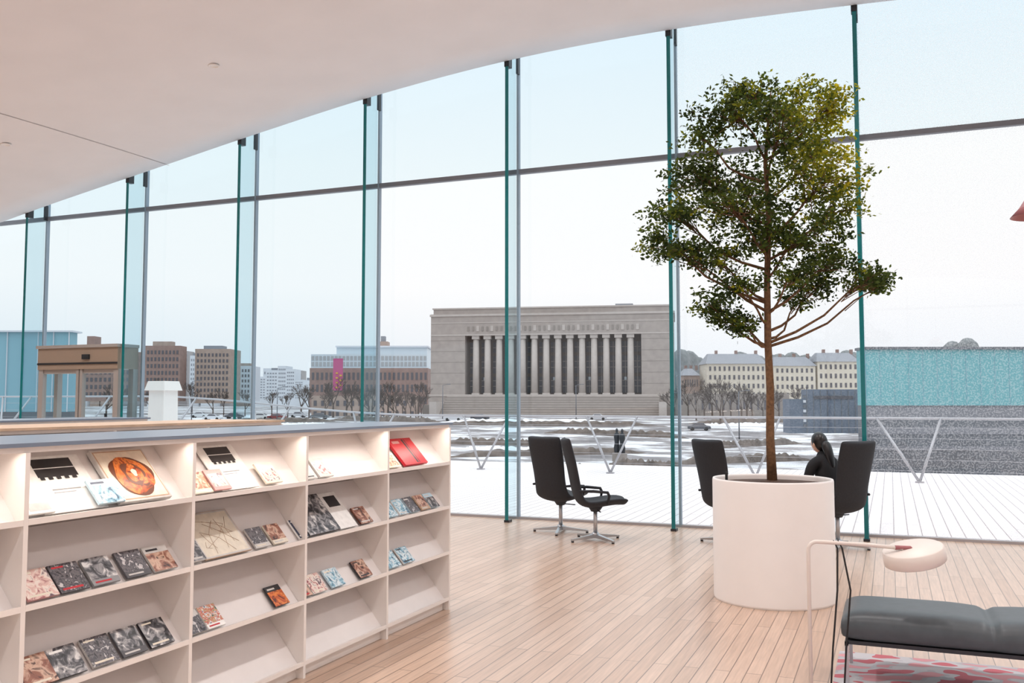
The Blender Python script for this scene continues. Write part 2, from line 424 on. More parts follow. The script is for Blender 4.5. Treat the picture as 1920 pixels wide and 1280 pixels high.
# left brick blocks
T = MB(); D = 300
cbox(T, -690, -624, 0, 104, D, 6, M_brick, M_roof); cwins(T, -688, -626, 8, 98, D, 9, 7, M_wind)
cbox(T, -676, -640, 104, 112, D+2, 3, M_brick2); cbox(T, -800, -786, 96, 122, D+6, 5, M_brick)
cbox(T, -830, -692, 0, 92, D+1, 10, M_brick, M_roof); cwins(T, -828, -692, 6, 88, D+1, 16, 6, M_wind)
T.obj('brick_office_building')
T = MB()
cbox(T, -596, -530, -4, 98, D+4, 12, M_brick2, M_roof); cwins(T, -594, -532, 4, 92, D+4, 9, 8, M_wind)
cbox(T, -580, -545, 98, 104, D+8, 5, M_roof)
cbox(T, -522, -490, 0, 66, D+30, 12, M_bwhite); cwins(T, -520, -492, 4, 62, D+30, 5, 6, M_wind)
T.obj('brick_apartment_building')
T = MB(); D = 480
for (a, e_, h) in ((-484, -462, 46), (-462, -440, 58), (-440, -424, 66), (-424, -408, 60), (-408, -392, 40)):
    cbox(T, a, e_, -10, h, D, 14, M_bwhite, M_roof); cwins(T, a+1, e_-1, 4, h-3, D, 4, 8, M_roof, 0.6, 0.4)
cbox(T, -452, -438, 58, 62, D+3, 8, M_roof)
T.obj('white_apartment_towers')
T = MB(); rr = random.Random(5)
x = -960
while x < -160:
    w_ = rr.uniform(14, 34); h = rr.uniform(30, 62) if x > -500 else rr.uniform(70, 100)
    D = rr.uniform(520, 600); mm = rr.choice((M_far, M_bwhite, M_brick2, M_far))
    cbox(T, x, x+w_, -10, h, D, 12, mm, M_roof); cwins(T, x+1, x+w_-1, 2, h-4, D, int(w_/4), max(2, int(h/9)), M_roof, .5, .5)
    if rr.random() < .5: cbox(T, x+w_*.3, x+w_*.45, h, h+5, D+3, 3, M_roof)
    x += w_+rr.uniform(0, 4)
T.obj('distant_city_blocks')
T = MB(); D = 60  # pale teal block with white bars above a dark base
cbox(T, -980, -832, -20, 132, D, 1, M_teal2); cbox(T, -984, -828, 130, 133, D-0.2, 1.4, M_bwhite)
for q in range(6): cbox(T, -980+q*29, -979+q*29, -20, 130, D-0.1, 0.1, M_bwhite)
cbox(T, -984, -828, -200, -20, D, 1, M_darkw)
T.obj('teal_block')
# right side
T = MB(); D = 420
for i in range(38):
    x = 300+i*19; h = 90+7*math.sin(i*1.1)+random.uniform(-4, 5)
    if x > 835 and x < 880: h += 20
    kk = D/1745.0
    cx, cy = city(x*kk, D+random.uniform(0, 20))
    T.lathe([(0.05, h*kk), (2.0, h*kk-0.5), (4.2, h*kk-2.6), (6.5, h*kk-9), (6.5, -10)], (cx, cy, 1.6), M_hill, 9)
T.obj('wooded_hill')
def gable(T, b0, b1, e0, e1, er, D, wm, nx, nz):
    cbox(T, b0, b1, e0, e1, D, 12, wm); cwins(T, b0+2, b1-2, e0+4, e1-1, D, nx, nz, M_wind, 0.4, 0.5)
    kk = D/1745.0
    a = [(*city(b0*kk-0.4, D-0.4), 1.6+e1*kk), (*city(b1*kk+0.4, D-0.4), 1.6+e1*kk), (*city(b1*kk+0.4, D+12.4), 1.6+e1*kk), (*city(b0*kk-0.4, D+12.4), 1.6+e1*kk)]
    q = [(*city(b0*kk+1.5, D+5), 1.6+er*kk), (*city(b1*kk-1.5, D+5), 1.6+er*kk), (*city(b1*kk-1.5, D+7), 1.6+er*kk), (*city(b0*kk+1.5, D+7), 1.6+er*kk)]
    T.hexa(a+q, M_roof)
    for i in range(3):
        xx = b0+(b1-b0)*(i+0.5)/3; cbox(T, xx-2, xx+2, er-4, er+5, D+5, 1.5, M_brick)
T = MB(); gable(T, 366, 478, 0, 70, 90, 300, M_cream2, 12, 4); T.obj('cream_town_house')
T = MB(); gable(T, 492, 570, 0, 66, 84, 312, M_cream2, 8, 4); gable(T, 574, 652, 0, 74, 92, 312, M_cream2, 8, 4); T.obj('cream_town_house')
T = MB(); gable(T, 322, 352, -10, 48, 62, 306, M_brick2, 6, 2); T.obj('brick_town_house')
T = MB(); D = 120
cbox(T, 556, 655, -60, 22, D, 3, M_bluew, M_roof); cbox(T, 520, 556, -60, 4, D, 3, M_bluew)
for q in range(8): cbox(T, 552+q*13, 553+q*13, -60, 20, D-0.06, 0.1, M_darkw)
for q in range(7): cbox(T, 546, 551, -48+q*9, -43+q*9, D-0.1, 0.2, M_bwhite if q % 2 else M_darkw)
cbox(T, 566, 640, 4, 10, D-0.1, 0.2, M_wind)
T.obj('blue_grey_office')
T = MB(); D = 100
cbox(T, 664, 1400, -8, 98, D, 2.5, M_teal, M_roof); cbox(T, 664, 1404, 97, 102, D-0.3, 3, M_darkw)
for q in range(28): cbox(T, 664+q*27, 664.6+q*27, -8, 96, D-0.05, 0.06, M_teal2)
cbox(T, 664, 1400, -150, -8, D, 2.5, M_darkw)
for (z0_, z1_) in ((-30, -12), (-62, -48), (-92, -84)): cbox(T, 664, 1400, z0_, z1_, D-0.05, 0.06, M_darkw2)
T.obj('concert_hall')

# terrain
M_ground = bpy.data.materials.new('snowy_ground'); M_ground.use_nodes = True
nt = M_ground.node_tree; bs = nt.nodes['Principled BSDF']; bs.inputs['Roughness'].default_value = 0.9
tc = nt.nodes.new('ShaderNodeTexCoord'); mp = nt.nodes.new('ShaderNodeMapping'); mp.inputs['Rotation'].default_value = (0, 0, -A)
mp.inputs['Scale'].default_value = (0.06, 0.09, 1)
no = nt.nodes.new('ShaderNodeTexNoise'); no.inputs['Scale'].default_value = 1.3; no.inputs['Detail'].default_value = 9; no.inputs['Roughness'].default_value = .62
rp = nt.nodes.new('ShaderNodeValToRGB'); e = rp.color_ramp.elements
e[0].position = 0.38; e[0].color = srgb(112, 108, 110); e[1].position = 0.57; e[1].color = srgb(222, 223, 228)
x = e.new(0.50); x.color = srgb(150, 145, 146); x = e.new(0.53); x.color = srgb(200, 198, 201)
nt.links.new(tc.outputs['Object'], mp.inputs[0]); nt.links.new(mp.outputs[0], no.inputs['Vector']); nt.links.new(no.outputs['Fac'], rp.inputs[0]); nt.links.new(rp.outputs[0], bs.inputs['Base Color'])
def gz(dd):
    return -7+4.5*smooth01((dd-80)/160.0)
T = MB(); dl = [-250, 20, 60, 80, 95, 110, 125, 140, 155, 170, 185, 200, 215, 230, 245, 300, 600, 1500]
for i, dd in enumerate(dl):
    for sx in (-1500, 1500):
        T.v.append((*city(sx, dd), gz(dd)))
for i in range(len(dl)-1): T.face([2*i, 2*i+1, 2*i+3, 2*i+2], M_ground, True)
T.obj('snowy_plaza_ground')
def mound(T, b0, b1, d_, d2, h, m, seed):
    # long low irregular strip running obliquely across the plaza
    rr = random.Random(seed); n_ = 60; base_ = len(T.v)
    for i in range(n_+1):
        t = i/n_; dd = d_+(d2-d_)*t; kk = dd/1745.; sx = (b0+(b1-b0)*t)*kk
        hh = h*(0.75+0.5*rr.random())*(min(1, 6*t, 6*(1-t)))
        for (o_, z_) in ((-1.4, -.3), (-.9, hh*.8), (0, hh), (.9, hh*.8), (1.4, -.3)):
            T.v.append((*city(sx, dd+o_), gz(dd)+z_))
    for i in range(n_):
        for j in range(4):
            a = base_+i*5+j; T.face([a, a+5, a+6, a+1], m, True)
T = MB()
for i, (b0, b1, d_, d2, h) in enumerate(((-130, 70, 150, 146, .9), (60, 330, 172, 160, 1.0), (-120, 250, 128, 134, .8), (340, 540, 140, 150, .9), (-560, -330, 200, 210, .9), (-340, -130, 215, 205, 1.1), (-700, -560, 180, 190, 1.0), (330, 640, 200, 210, 1.0), (-150, 290, 196, 190, .9), (-60, 160, 110, 114, .7), (180, 330, 118, 112, .8), (300, 560, 118, 124, .9))):
    mound(T, b0, b1, d_, d2, h, M_hedge, i)
for i, (b0, b1, d_, d2, h) in enumerate(((-140, 200, 205, 203, .7), (330, 520, 185, 190, .8), (-100, 60, 140, 138, .5), (-480, -330, 190, 194, .6))):
    mound(T, b0, b1, d_, d2, h, M_snow, 50+i)
T.obj('plaza_hedges_and_snow_banks')

# bare trees
def bare_tree_mesh(seed):
    rnd = random.Random(seed); b = MB()
    def grow(p, d, L, r, lvl):
        q = p+d*L; b.tube([p, q], [r, r*0.65], M_twig, 4 if lvl < 2 else 3, caps=False)
        if lvl == 5: return
        for i in range(3):
            nd = (d+Vector((rnd.uniform(-.8, .8), rnd.uniform(-.8, .8), rnd.uniform(-.1, .5)))).normalized()
            grow(p+d*L*rnd.uniform(0.6, 1.0), nd, L*rnd.uniform(0.6, 0.8), max(r*0.55, 0.03), lvl+1)
    grow(Vector((0, 0, 0)), Vector((0, 0, 1)), 2.6, 0.2, 0)
    return b
base = []
for sd in (1, 2, 3):
    o = bare_tree_mesh(sd).obj('bare_tree'); base.append(o)
tp = [(-250, 225), (-215, 219), (-190, 235), (-285, 222), (-170, 228), (430, 222), (520, 180), (555, 190), (330, 235), (-450, 260), (-500, 250), (-650, 240), (-560, 235), (470, 235), (-395, 245), (620, 225), (305, 225), (-335, 235), (-720, 230), (-760, 230), (390, 190),
      (-232, 240), (-268, 235), (-205, 242), (-180, 222), (360, 225), (410, 240), (450, 225), (500, 232), (590, 222), (-380, 230), (-420, 236), (-540, 250), (-600, 245), (-670, 250), (640, 225), (345, 215), (-310, 225), (-240, 232), (-300, 238), (480, 225), (540, 232), (-175, 240), (-222, 230), (-200, 226), (-262, 222), (-350, 222), (375, 232), (395, 222), (440, 236)]
for i, (bb, dd) in enumerate(tp):
    if i < 3: o = base[i]
    else:
        o = bpy.data.objects.new('bare_tree', base[i % 3].data); scene.collection.objects.link(o)
    kk = dd/1745.; o.location = (*city(bb*kk, dd), gz(dd)-0.1); s_ = random.uniform(0.9, 1.5); o.scale = (s_, s_, s_); o.rotation_euler = (0, 0, random.uniform(0, 6))

def car(loc, rot, col):
    b = MB(); m = mat('car_paint', col, 0.3)
    pr = [(-2.1, .3), (-2.15, .8), (-1.9, .95), (-1.3, 1.0), (-0.8, 1.42), (0.7, 1.45), (1.3, 1.0), (2.0, .9), (2.15, .6), (2.1, .3)]
    n = len(pr)
    for s_ in (-.85, .85):
        for (x, z) in pr: b.v.append((x, s_*(0.85 if z > 1.2 else 1), z))
    for i in range(n):
        j = (i+1) % n; b.face([i, j, n+j, n+i], M_wind if i in (3, 5) else m)
    b.face(list(range(n))[::-1], m); b.face(list(range(n, 2*n)), m)
    for s_ in (-.86, .86): b.quad([(-1.1, s_, 1.0), (1.1, s_, 1.0), (.6, s_*.87, 1.36), (-.7, s_*.87, 1.36)], M_wind)
    for x in (-1.3, 1.3):
        for s_ in (-.8, .8): b.tube([(x, s_-.1, .33), (x, s_+.1, .33)], .33, M_cable, 12)
    b.obj('car', loc, rot)
for (bb, dd, c_, r_) in ((-560, 215, srgb(220, 220, 225), .3), (-520, 225, srgb(70, 75, 85), .4), (-470, 220, srgb(225, 225, 225), .3), (-440, 216, srgb(120, 50, 50), .3), (-400, 235, srgb(200, 200, 205), .35), (-360, 222, srgb(90, 95, 100), .3), (-585, 232, srgb(210, 212, 215), .4), (350, 178, srgb(80, 84, 92), .3), (-60, 215, srgb(70, 74, 84), .3), (160, 215, srgb(200, 200, 205), .3), (-110, 212, srgb(215, 215, 220), .3)):
    kk = dd/1745.; car((*city(bb*kk, dd), gz(dd)), r_, c_)

def street_lamp(bb, dd, h):
    b = MB(); b.tube([(0, 0, 0), (0, 0, h)], [.12, .07], M_darkw, 6); b.tube([(0, 0, h), (1.2, 0, h+.3)], .05, M_darkw, 5); b.box(1.0, 1.9, -.15, .15, h+.2, h+.35, M_darkw)
    kk = dd/1745.; b.obj('street_lamp', (*city(bb*kk, dd), gz(dd)), 0.4)
for q in ((-130, 222, 8), (425, 158, 8), (-600, 200, 9), (300, 180, 7), (-440, 180, 8), (120, 222, 8)): street_lamp(*q)
for (bb, dd) in ((206, 121), (196, 122)):
    b = MB(); b.box(-.5, .5, -.5, .5, 0, 1.2, M_step); b.lathe([(.35, 1.2), (.42, 1.8), (.30, 2.5), (.40, 3.2), (.36, 3.6), (.14, 3.8), (.18, 4.0), (.15, 4.25), (.0, 4.35)], (0, 0, 0), M_dark, 12)
    kk = dd/1745.; b.obj('bronze_statue', (*city(bb*kk, dd), gz(dd)-.05))

# ------------------------------------------------------------------ shelves
FX = -3.18; ROWS = [0.085, 0.435, 0.783, 1.12]
YEND = 6.555; BAY = 0.957; UT = 0.022
def shelf(name, fx, sides, nb, depth, topm, yend):
    b = MB(); half = depth/2; y0 = yend-nb*BAY
    xb = fx-depth
    b.box(xb+0.01, fx-0.01, y0, yend-0.01, 1.395, 1.418, M_white); b.box(xb-0.012, fx+0.012, y0-0.02, yend+0.01, 1.418, 1.434, topm)
    b.box(xb+0.05, fx-0.05, y0+0.02, yend-0.03, 0, 0.07, M_white)
    b.box(fx-half-0.008, fx-half+0.008, y0, yend-0.02, 0.07, 1.40, M_shelfin)
    for i in range(nb+1):
        y = yend-i*BAY
        b.box(xb, fx, y-UT, y, 0.0, 1.395, M_white)
    for sgn in sides:
        X0 = fx if sgn > 0 else xb
        for z in ROWS:
            for i in range(nb):
                ya = yend-(i+1)*BAY+0.0005; yb = yend-i*BAY-UT-.0005
                def pr(a0, z0, a1, z1, a2, z2, a3, z3, m):
                    b.hexa([(X0-sgn*a0, ya, z0), (X0-sgn*a1, ya, z1), (X0-sgn*a1, yb, z1), (X0-sgn*a0, yb, z0),
                            (X0-sgn*a3, ya, z3), (X0-sgn*a2, ya, z2), (X0-sgn*a2, yb, z2), (X0-sgn*a3, yb, z3)], m)
                pr(0, z-0.012, 0.06, z-0.012, 0.06, z, 0, z, M_white)
                pr(0, z, 0.010, z, 0.010, z+0.012, 0, z+0.012, M_white)
                pr(0.04, z, 0.055, z-0.01, half-0.085, z+0.265, half-0.10, z+0.275, M_shelfin)
                pr(half-0.10, z+0.262, half-0.012, z+0.262, half-0.012, z+0.275, half-0.10, z+0.275, M_shelfin)
    return b.obj(name)
shelf('display_shelf', FX, (1, -1), 7, 0.74, M_shelftop, YEND)
shelf('display_shelf', -5.0, (1, -1), 6, 0.74, M_woodtop, 6.9)
shelf('low_bookcase', -7.0, (1,), 7, 0.7, M_shelftop, 7.4)

def pm(c, r=0.4): return mat('print_%d_%d_%d' % c, srgb(*c), r, noise=0.08, nscale=30)
PC = {k: pm(v) for k, v in dict(white=(245, 243, 240), black=(38, 36, 40), orange=(206, 98, 40), brown=(110, 60, 40), grey=(150, 150, 152), lgrey=(208, 204, 200), red=(196, 30, 44), blue=(120, 170, 200), lblue=(190, 215, 228), navy=(50, 60, 84), tan=(196, 164, 136), green=(100, 120, 90), pink=(214, 160, 156), cream=(232, 222, 204), dgrey=(84, 82, 86)).items()}
PC['ph_bw'] = picture_mat('photo_print_mono', [(20, 20, 24), (70, 70, 76), (150, 148, 150), (225, 222, 220)], 22)
PC['ph_bw2'] = picture_mat('photo_print_mono_fine', [(30, 28, 34), (110, 104, 108), (60, 58, 66), (205, 200, 200)], 40, .4)
PC['ph_port'] = picture_mat('photo_print_portrait', [(40, 26, 26), (150, 96, 78), (214, 178, 156), (90, 60, 52)], 20, .6)
PC['ph_warm'] = picture_mat('photo_print_warm', [(120, 50, 34), (196, 130, 90), (232, 210, 180), (160, 80, 60)], 24)
PC['ph_cool'] = picture_mat('photo_print_cool', [(60, 92, 120), (140, 186, 206), (226, 236, 240), (110, 150, 170)], 22)
PC['ph_col'] = picture_mat('photo_print_colour', [(60, 90, 80), (200, 170, 130), (190, 70, 60), (230, 226, 214), (60, 80, 120)], 30, 1.5)
PC['ph_pink'] = picture_mat('photo_print_pink', [(150, 70, 80), (226, 190, 180), (240, 226, 216), (110, 80, 90)], 26)
PC['ph_orange'] = picture_mat('photo_print_orange', [(96, 40, 22), (190, 84, 34), (226, 132, 60), (140, 60, 30)], 14, 1.8)
ang = math.atan2(0.262, 0.235)
UP = Vector((-math.cos(ang), 0, math.sin(ang))); NV = Vector((math.sin(ang), 0, math.cos(ang))); YV = Vector((0, 1, 0))
B = MB()
def cover(row, y, w, h, base, parts=(), th=0.012, lift=0.0, off=0.0):
    z = ROWS[row]
    o = Vector((FX-0.032, y, z+0.012))+NV*(0.004+off)+UP*lift
    B.obox(o, YV*w, UP*h, NV*th, PC[base])
    for q, (a0, a1, b0, b1, cc) in enumerate(parts):
        p = o+NV*(th+0.0006+0.0003*q)+YV*(a0*w)+UP*(b0*h)
        B.quad([p, p+YV*((a1-a0)*w), p+YV*((a1-a0)*w)+UP*((b1-b0)*h), p+UP*((b1-b0)*h)], PC[cc])
    return o+NV*(th+0.0012)
def blobface(o, cy, cz, r, cc, e=0, sy=1.0, wob=0.0, ph=0.0):
    pts = []
    for i in range(36):
        a = 2*math.pi*i/36; rr = r*(1+wob*math.sin(3*a+ph)+wob*.6*math.sin(5*a+ph*2))
        pts.append(o+NV*e+YV*(cy+sy*rr*math.cos(a))+UP*(cz+rr*math.sin(a)))
    B.quad(pts, PC[cc])
def poster(row, y, w, h, off=0.0):
    parts = [(0.20, 0.84, 0.62, 0.95, 'black'), (0.3, 0.75, 0.38, 0.40, 'grey'), (0.3, 0.65, 0.33, 0.345, 'grey'), (0.20, 0.84, 0.77, 0.785, 'white')]
    for i in range(5): parts.append((0.22+0.125*i, 0.29+0.125*i, 0.57, 0.62, 'black'))
    cover(row, y, w, h, 'white', parts, 0.005, off=off)
random.seed(21)
def cd(row, y, c1, pic, w=0.135, h=0.13, off=0.0):
    k = random.choice((0, 1, 2, 3)); c3 = random.choice(('lgrey', 'cream', 'black', 'white', 'red'))
    parts = {0: [(0, 1, 0.0, 0.72, pic), (0.1, 0.6, 0.80, 0.88, c3)], 1: [(0.0, 1, 0.2, 1, pic), (0.1, 0.7, 0.07, 0.13, c3)], 2: [(0.0, 1, 0.0, 1, pic), (0.1, 0.55, 0.82, 0.9, c3)],
             3: [(0, 1, 0, 1, pic), (.1, .8, .08, .15, c3), (.1, .5, .86, .92, c3)]}[k]
    cover(row, y, w, h, c1, parts, 0.010, off=off)
# top row
poster(3, 2.83, 0.33, 0.30)
o = cover(3, 3.22, 0.32, 0.30, 'lgrey', [(0.03, 0.97, 0.03, 0.97, 'tan'), (0.05, .95, .05, .95, 'cream')], 0.02)
blobface(o, 0.165, 0.14, 0.115, 'brown', 0.001, 1.05, .06, .5); blobface(o, 0.165, 0.14, 0.107, 'ph_orange', 0.002, 1.0, .07, 2); blobface(o, 0.17, 0.15, 0.066, 'brown', 0.003, 0.95, .1, 1); blobface(o, 0.175, 0.15, 0.052, 'ph_orange', 0.004, 0.9, .1, 3); blobface(o, 0.175, 0.155, 0.022, 'cream', 0.005, 0.7, .1)
cover(3, 3.09, 0.15, 0.13, 'lblue', [(0.0, 1, 0.0, 0.75, 'ph_cool'), (.1, .6, .82, .9, 'navy')], 0.010, off=0.022)
cover(3, 2.74, 0.13, 0.13, 'white', [(0.1, 0.9, 0.1, 0.4, 'lgrey')], 0.010, off=0.010)
poster(3, 3.92, 0.30, 0.30)
cd(3, 3.71, 'cream', 'ph_warm', off=.001); cover(3, 3.85, 0.13, 0.13, 'pink', [(0.1, 0.9, 0.15, 0.8, 'ph_pink')], 0.010, off=0.010); cover(3, 4.27, 0.15, 0.14, 'cream', [(0.1, 0.9, 0.1, 0.7, 'ph_pink')], 0.010, off=0.01)
cd(3, 4.64, 'white', 'lgrey'); cover(3, 4.80, 0.15, 0.14, 'lgrey', [(0.1, 0.9, 0.1, 0.8, 'ph_pink')])
cover(3, 5.64, 0.17, 0.13, 'cream', [(0.1, 0.9, 0.1, 0.8, 'ph_warm')]); cover(3, 5.86, 0.34, 0.24, 'red', [(0.55, 0.62, 0.05, 0.95, 'black'), (0.66, 0.69, 0.05, 0.95, 'black'), (0.1, 0.4, 0.8, 0.9, 'pink')], 0.02)
# second row
for y, a, b_ in ((2.76, 'pink', 'ph_pink'), (2.92, 'dgrey', 'ph_bw2'), (3.09, 'grey', 'ph_bw'), (3.28, 'dgrey', 'ph_bw2'), (3.45, 'lgrey', 'ph_port')): cd(2, y, a, b_, 0.15, 0.14)
o = cover(2, 3.80, 0.36, 0.28, 'tan', [(0.01, 0.99, 0.01, 0.99, 'lgrey'), (0.04, 0.96, 0.04, 0.96, 'cream')], 0.010)
for i in range(12):
    a0 = i*0.7; p0 = o+NV*0.001+YV*(0.18+0.12*math.cos(a0))+UP*(0.13+0.09*math.sin(a0)); p1 = o+NV*0.001+YV*(0.18+0.13*math.cos(a0*1.9+2))+UP*(0.13+0.11*math.sin(a0*1.3+1))
    pm_ = p0.lerp(p1, .5)+YV*.03*math.sin(i*2.1)+UP*.02*math.cos(i*1.7)
    B.tube([p0, p0.lerp(pm_, .6)+UP*.004, pm_, p1], 0.0009, PC['tan'], 3)
cd(2, 3.70, 'white', 'ph_bw', 0.09, off=.013); cd(2, 4.20, 'lgrey', 'ph_bw2', 0.13); cd(2, 4.36, 'cream', 'ph_port', 0.13)
cover(2, 4.70, 0.33, 0.28, 'dgrey', [(0.0, 1, 0.0, 1, 'ph_bw')], 0.014)
cover(2, 5.04, 0.20, 0.28, 'white', [(0.2, 0.85, 0.6, 0.9, 'black')], 0.006); cd(2, 4.60, 'white', 'navy', 0.09); cd(2, 5.28, 'brown', 'ph_port', 0.15)
for y, a, b_ in ((5.64, 'lblue', 'ph_cool'), (5.80, 'white', 'ph_cool'), (5.96, 'lblue', 'ph_bw2'), (6.13, 'tan', 'ph_port'), (6.28, 'lblue', 'ph_bw')): cd(2, y, a, b_, 0.135, 0.13)
# third row
for y, a, b_ in ((2.77, 'brown', 'ph_port'), (2.92, 'black', 'ph_bw'), (3.10, 'lgrey', 'ph_bw2'), (3.27, 'dgrey', 'ph_bw'), (3.44, 'black', 'ph_bw')): cd(1, y, a, b_, 0.15, 0.14)
for y, a, b_ in ((3.69, 'lgrey', 'ph_bw2'), (3.83, 'white', 'ph_col'), (4.38, 'black', 'ph_orange')): cd(1, y, a, b_, 0.13)
for y, a, b_ in ((4.62, 'dgrey', 'ph_port'), (4.75, 'white', 'ph_pink'), (4.95, 'lblue', 'ph_cool'), (5.28, 'black', 'ph_port')): cd(1, y, a, b_, 0.15 if y > 4.7 else .12)
for y, a, b_ in ((5.66, 'lblue', 'ph_cool'), (5.86, 'white', 'ph_cool')): cd(1, y, a, b_, 0.16)
B.obj('displayed_books_and_discs')

# ------------------------------------------------------------------ planter + tree
PX, PY = -0.916, 7.92
p = MB()
p.lathe([(0.0, 0.02), (0.455, 0.02), (0.455, 0.0), (0.478, 0.0), (0.48, 0.02), (0.48, 0.955), (0.476, 0.97), (0.462, 0.97), (0.458, 0.955), (0.458, 0.91)], (PX, PY, 0), M_planter, 96)
p.lathe([(0.46, 0.925), (0.3, 0.935), (0.1, 0.95), (0.0, 0.955)], (PX, PY, 0), M_soil, 48)
p.box(PX-0.355, PX-0.335, PY-0.16, PY-0.14, 0.92, 1.02, M_cable)
p.obj('planter')

lr = random.Random(11)
R3 = Vector((RX[0], RX[1], 0)); H3 = Vector((RYv[0], RYv[1], 0)); O = Vector((PX, PY, 0))
def TP(l, dpt, z): return O+R3*l+H3*dpt+Vector((0, 0, z))
Tm = MB()
trunk = [TP(0.0, 0, 0.95), TP(-0.01, 0, 1.3), TP(0.0, 0.01, 1.7), TP(-0.015, 0, 2.1), TP(-0.01, 0.01, 2.6), TP(0.01, 0, 3.1), TP(-0.01, 0, 3.6), TP(0.03, 0, 4.05), TP(0.05, 0, 4.22)]
Tm.tube(trunk, [0.042, 0.034, 0.032, 0.029, 0.026, 0.022, 0.017, 0.009, 0.004], M_bark, 10)
lumps = [
 (-0.13, 0.0, 4.20, .20, .20, .11, 34), (0.22, 0.1, 4.10, .28, .25, .16, 56), (0.50, -0.1, 4.02, .15, .2, .22, 40),
 (-0.32, -0.15, 3.96, .28, .28, .16, 54), (-0.52, 0.1, 3.84, .16, .22, .09, 20), (0.46, 0.2, 3.70, .28, .3, .22, 68), (0.05, -0.3, 3.78, .30, .28, .22, 58),
 (-0.58, 0.0, 3.50, .32, .35, .15, 64), (-0.12, 0.35, 3.48, .36, .30, .20, 54), (0.38, -0.25, 3.34, .34, .30, .23, 68), (0.62, 0.1, 3.22, .16, .25, .22, 36),
 (-0.76, 0.15, 3.20, .20, .28, .14, 38), (-0.38, -0.25, 3.18, .34, .30, .14, 60), (0.02, 0.2, 3.10, .34, .34, .16, 46),
 (-0.80, 0.0, 2.86, .22, .25, .10, 40), (-0.46, 0.1, 2.82, .24, .3, .10, 36), (-0.1, -0.1, 2.92, .24, .26, .10, 26), (0.25, -0.1, 2.92, .30, .30, .15, 50), (0.55, 0.1, 2.76, .26, .26, .12, 40),
 (0.80, -0.1, 2.60, .20, .24, .08, 36), (0.42, 0.2, 2.56, .24, .24, .09, 32), (-0.28, -0.1, 2.54, .20, .20, .08, 24), (-0.46, 0.1, 2.40, .17, .16, .09, 26), (-0.20, 0.0, 2.22, .12, .14, .07, 18), (0.14, -0.2, 2.62, .18, .18, .08, 18),
 (-0.92, 0.05, 2.98, .10, .15, .06, 12), (-0.32, 0.05, 2.28, .12, .12, .06, 14), (0.93, 0.0, 2.56, .08, .12, .05, 10), (0.25, 0.1, 2.42, .10, .12, .05, 8),
]
leafV, leafF, leafC = [], [], []
def leaf(p, l, z, bias):
    d = Vector((lr.gauss(0, 1), lr.gauss(0, 1), lr.gauss(0, .7))).normalized(); sd = d.orthogonal().normalized()
    sd.rotate(Matrix.Rotation(lr.uniform(0, 6.28), 3, d))
    L = lr.uniform(.030, .052); W = L*.27; n = len(leafV)
    leafV.extend([tuple(p), tuple(p+d*L*.5+sd*W), tuple(p+d*L), tuple(p+d*L*.5-sd*W)])
    leafF.append((n, n+1, n+2, n+3))
    t = 0.20+0.40*smooth01((l+0.2)/0.75)*smooth01((z-2.8)/0.8)+lr.gauss(0, .10)+bias  # random leaf tone, plus upper-right sunlight painted in as yellower colour
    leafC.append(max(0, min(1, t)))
def on_trunk(z):
    for i in range(len(trunk)-1):
        if trunk[i].z <= z <= trunk[i+1].z:
            return trunk[i].lerp(trunk[i+1], (z-trunk[i].z)/(trunk[i+1].z-trunk[i].z))
    return trunk[-1]
for (l, dp, z, rl, rd, rz, nn) in lumps:
    cpt = TP(l, dp, z); hd = math.hypot(l, dp)
    st = on_trunk(max(2.05, min(4.1, z-0.20-hd*0.40)))
    mid = st.lerp(cpt, 0.5)+Vector((lr.uniform(-.05, .05), lr.uniform(-.05, .05), lr.uniform(-.08, .02)))
    Tm.tube([st, st.lerp(mid, .5)+Vector((0, 0, -.02)), mid, mid.lerp(cpt, .5)+Vector((0, 0, .03)), cpt], [.013, .011, .009, .007, .004], M_bark, 6)
    for i in range(nn):
        a = Vector((lr.gauss(0, .55), lr.gauss(0, .55), lr.gauss(0, .55)))
        if a.length > 1.3: a = a*(1.3/a.length)
        ll = l+a.x*rl; zz = z+a.z*rz
        q = TP(ll, dp+a.y*rd, zz)
        s0 = mid.lerp(cpt, lr.uniform(.3, 1))
        if i % 2 == 0: Tm.tube([s0, s0.lerp(q, .55)+Vector((0, 0, lr.uniform(-.03, .05))), q], [.0045, .0032, .0016], M_bark, 3, caps=False)
        bias = lr.gauss(0, .12)
        for j in range(22):
            off = Vector((lr.gauss(0, .042), lr.gauss(0, .042), lr.gauss(0, .022)))
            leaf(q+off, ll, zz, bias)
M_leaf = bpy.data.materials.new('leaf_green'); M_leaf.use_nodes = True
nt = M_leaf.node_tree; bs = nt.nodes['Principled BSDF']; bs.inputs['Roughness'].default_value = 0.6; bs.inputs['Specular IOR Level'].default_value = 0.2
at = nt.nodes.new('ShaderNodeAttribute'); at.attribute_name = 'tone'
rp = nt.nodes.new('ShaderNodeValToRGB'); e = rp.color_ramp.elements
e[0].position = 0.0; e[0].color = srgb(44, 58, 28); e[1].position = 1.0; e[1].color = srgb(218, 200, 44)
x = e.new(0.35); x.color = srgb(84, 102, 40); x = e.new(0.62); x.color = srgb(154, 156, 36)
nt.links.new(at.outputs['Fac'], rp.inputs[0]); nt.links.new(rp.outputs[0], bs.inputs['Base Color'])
tl = nt.nodes.new('ShaderNodeBsdfTranslucent'); nt.links.new(rp.outputs[0], tl.inputs['Color'])
mx = nt.nodes.new('ShaderNodeMixShader'); mx.inputs[0].default_value = 0.35
out = nt.nodes['Material Output']
nt.links.new(bs.outputs[0], mx.inputs[1]); nt.links.new(tl.outputs[0], mx.inputs[2]); nt.links.new(mx.outputs[0], out.inputs['Surface'])
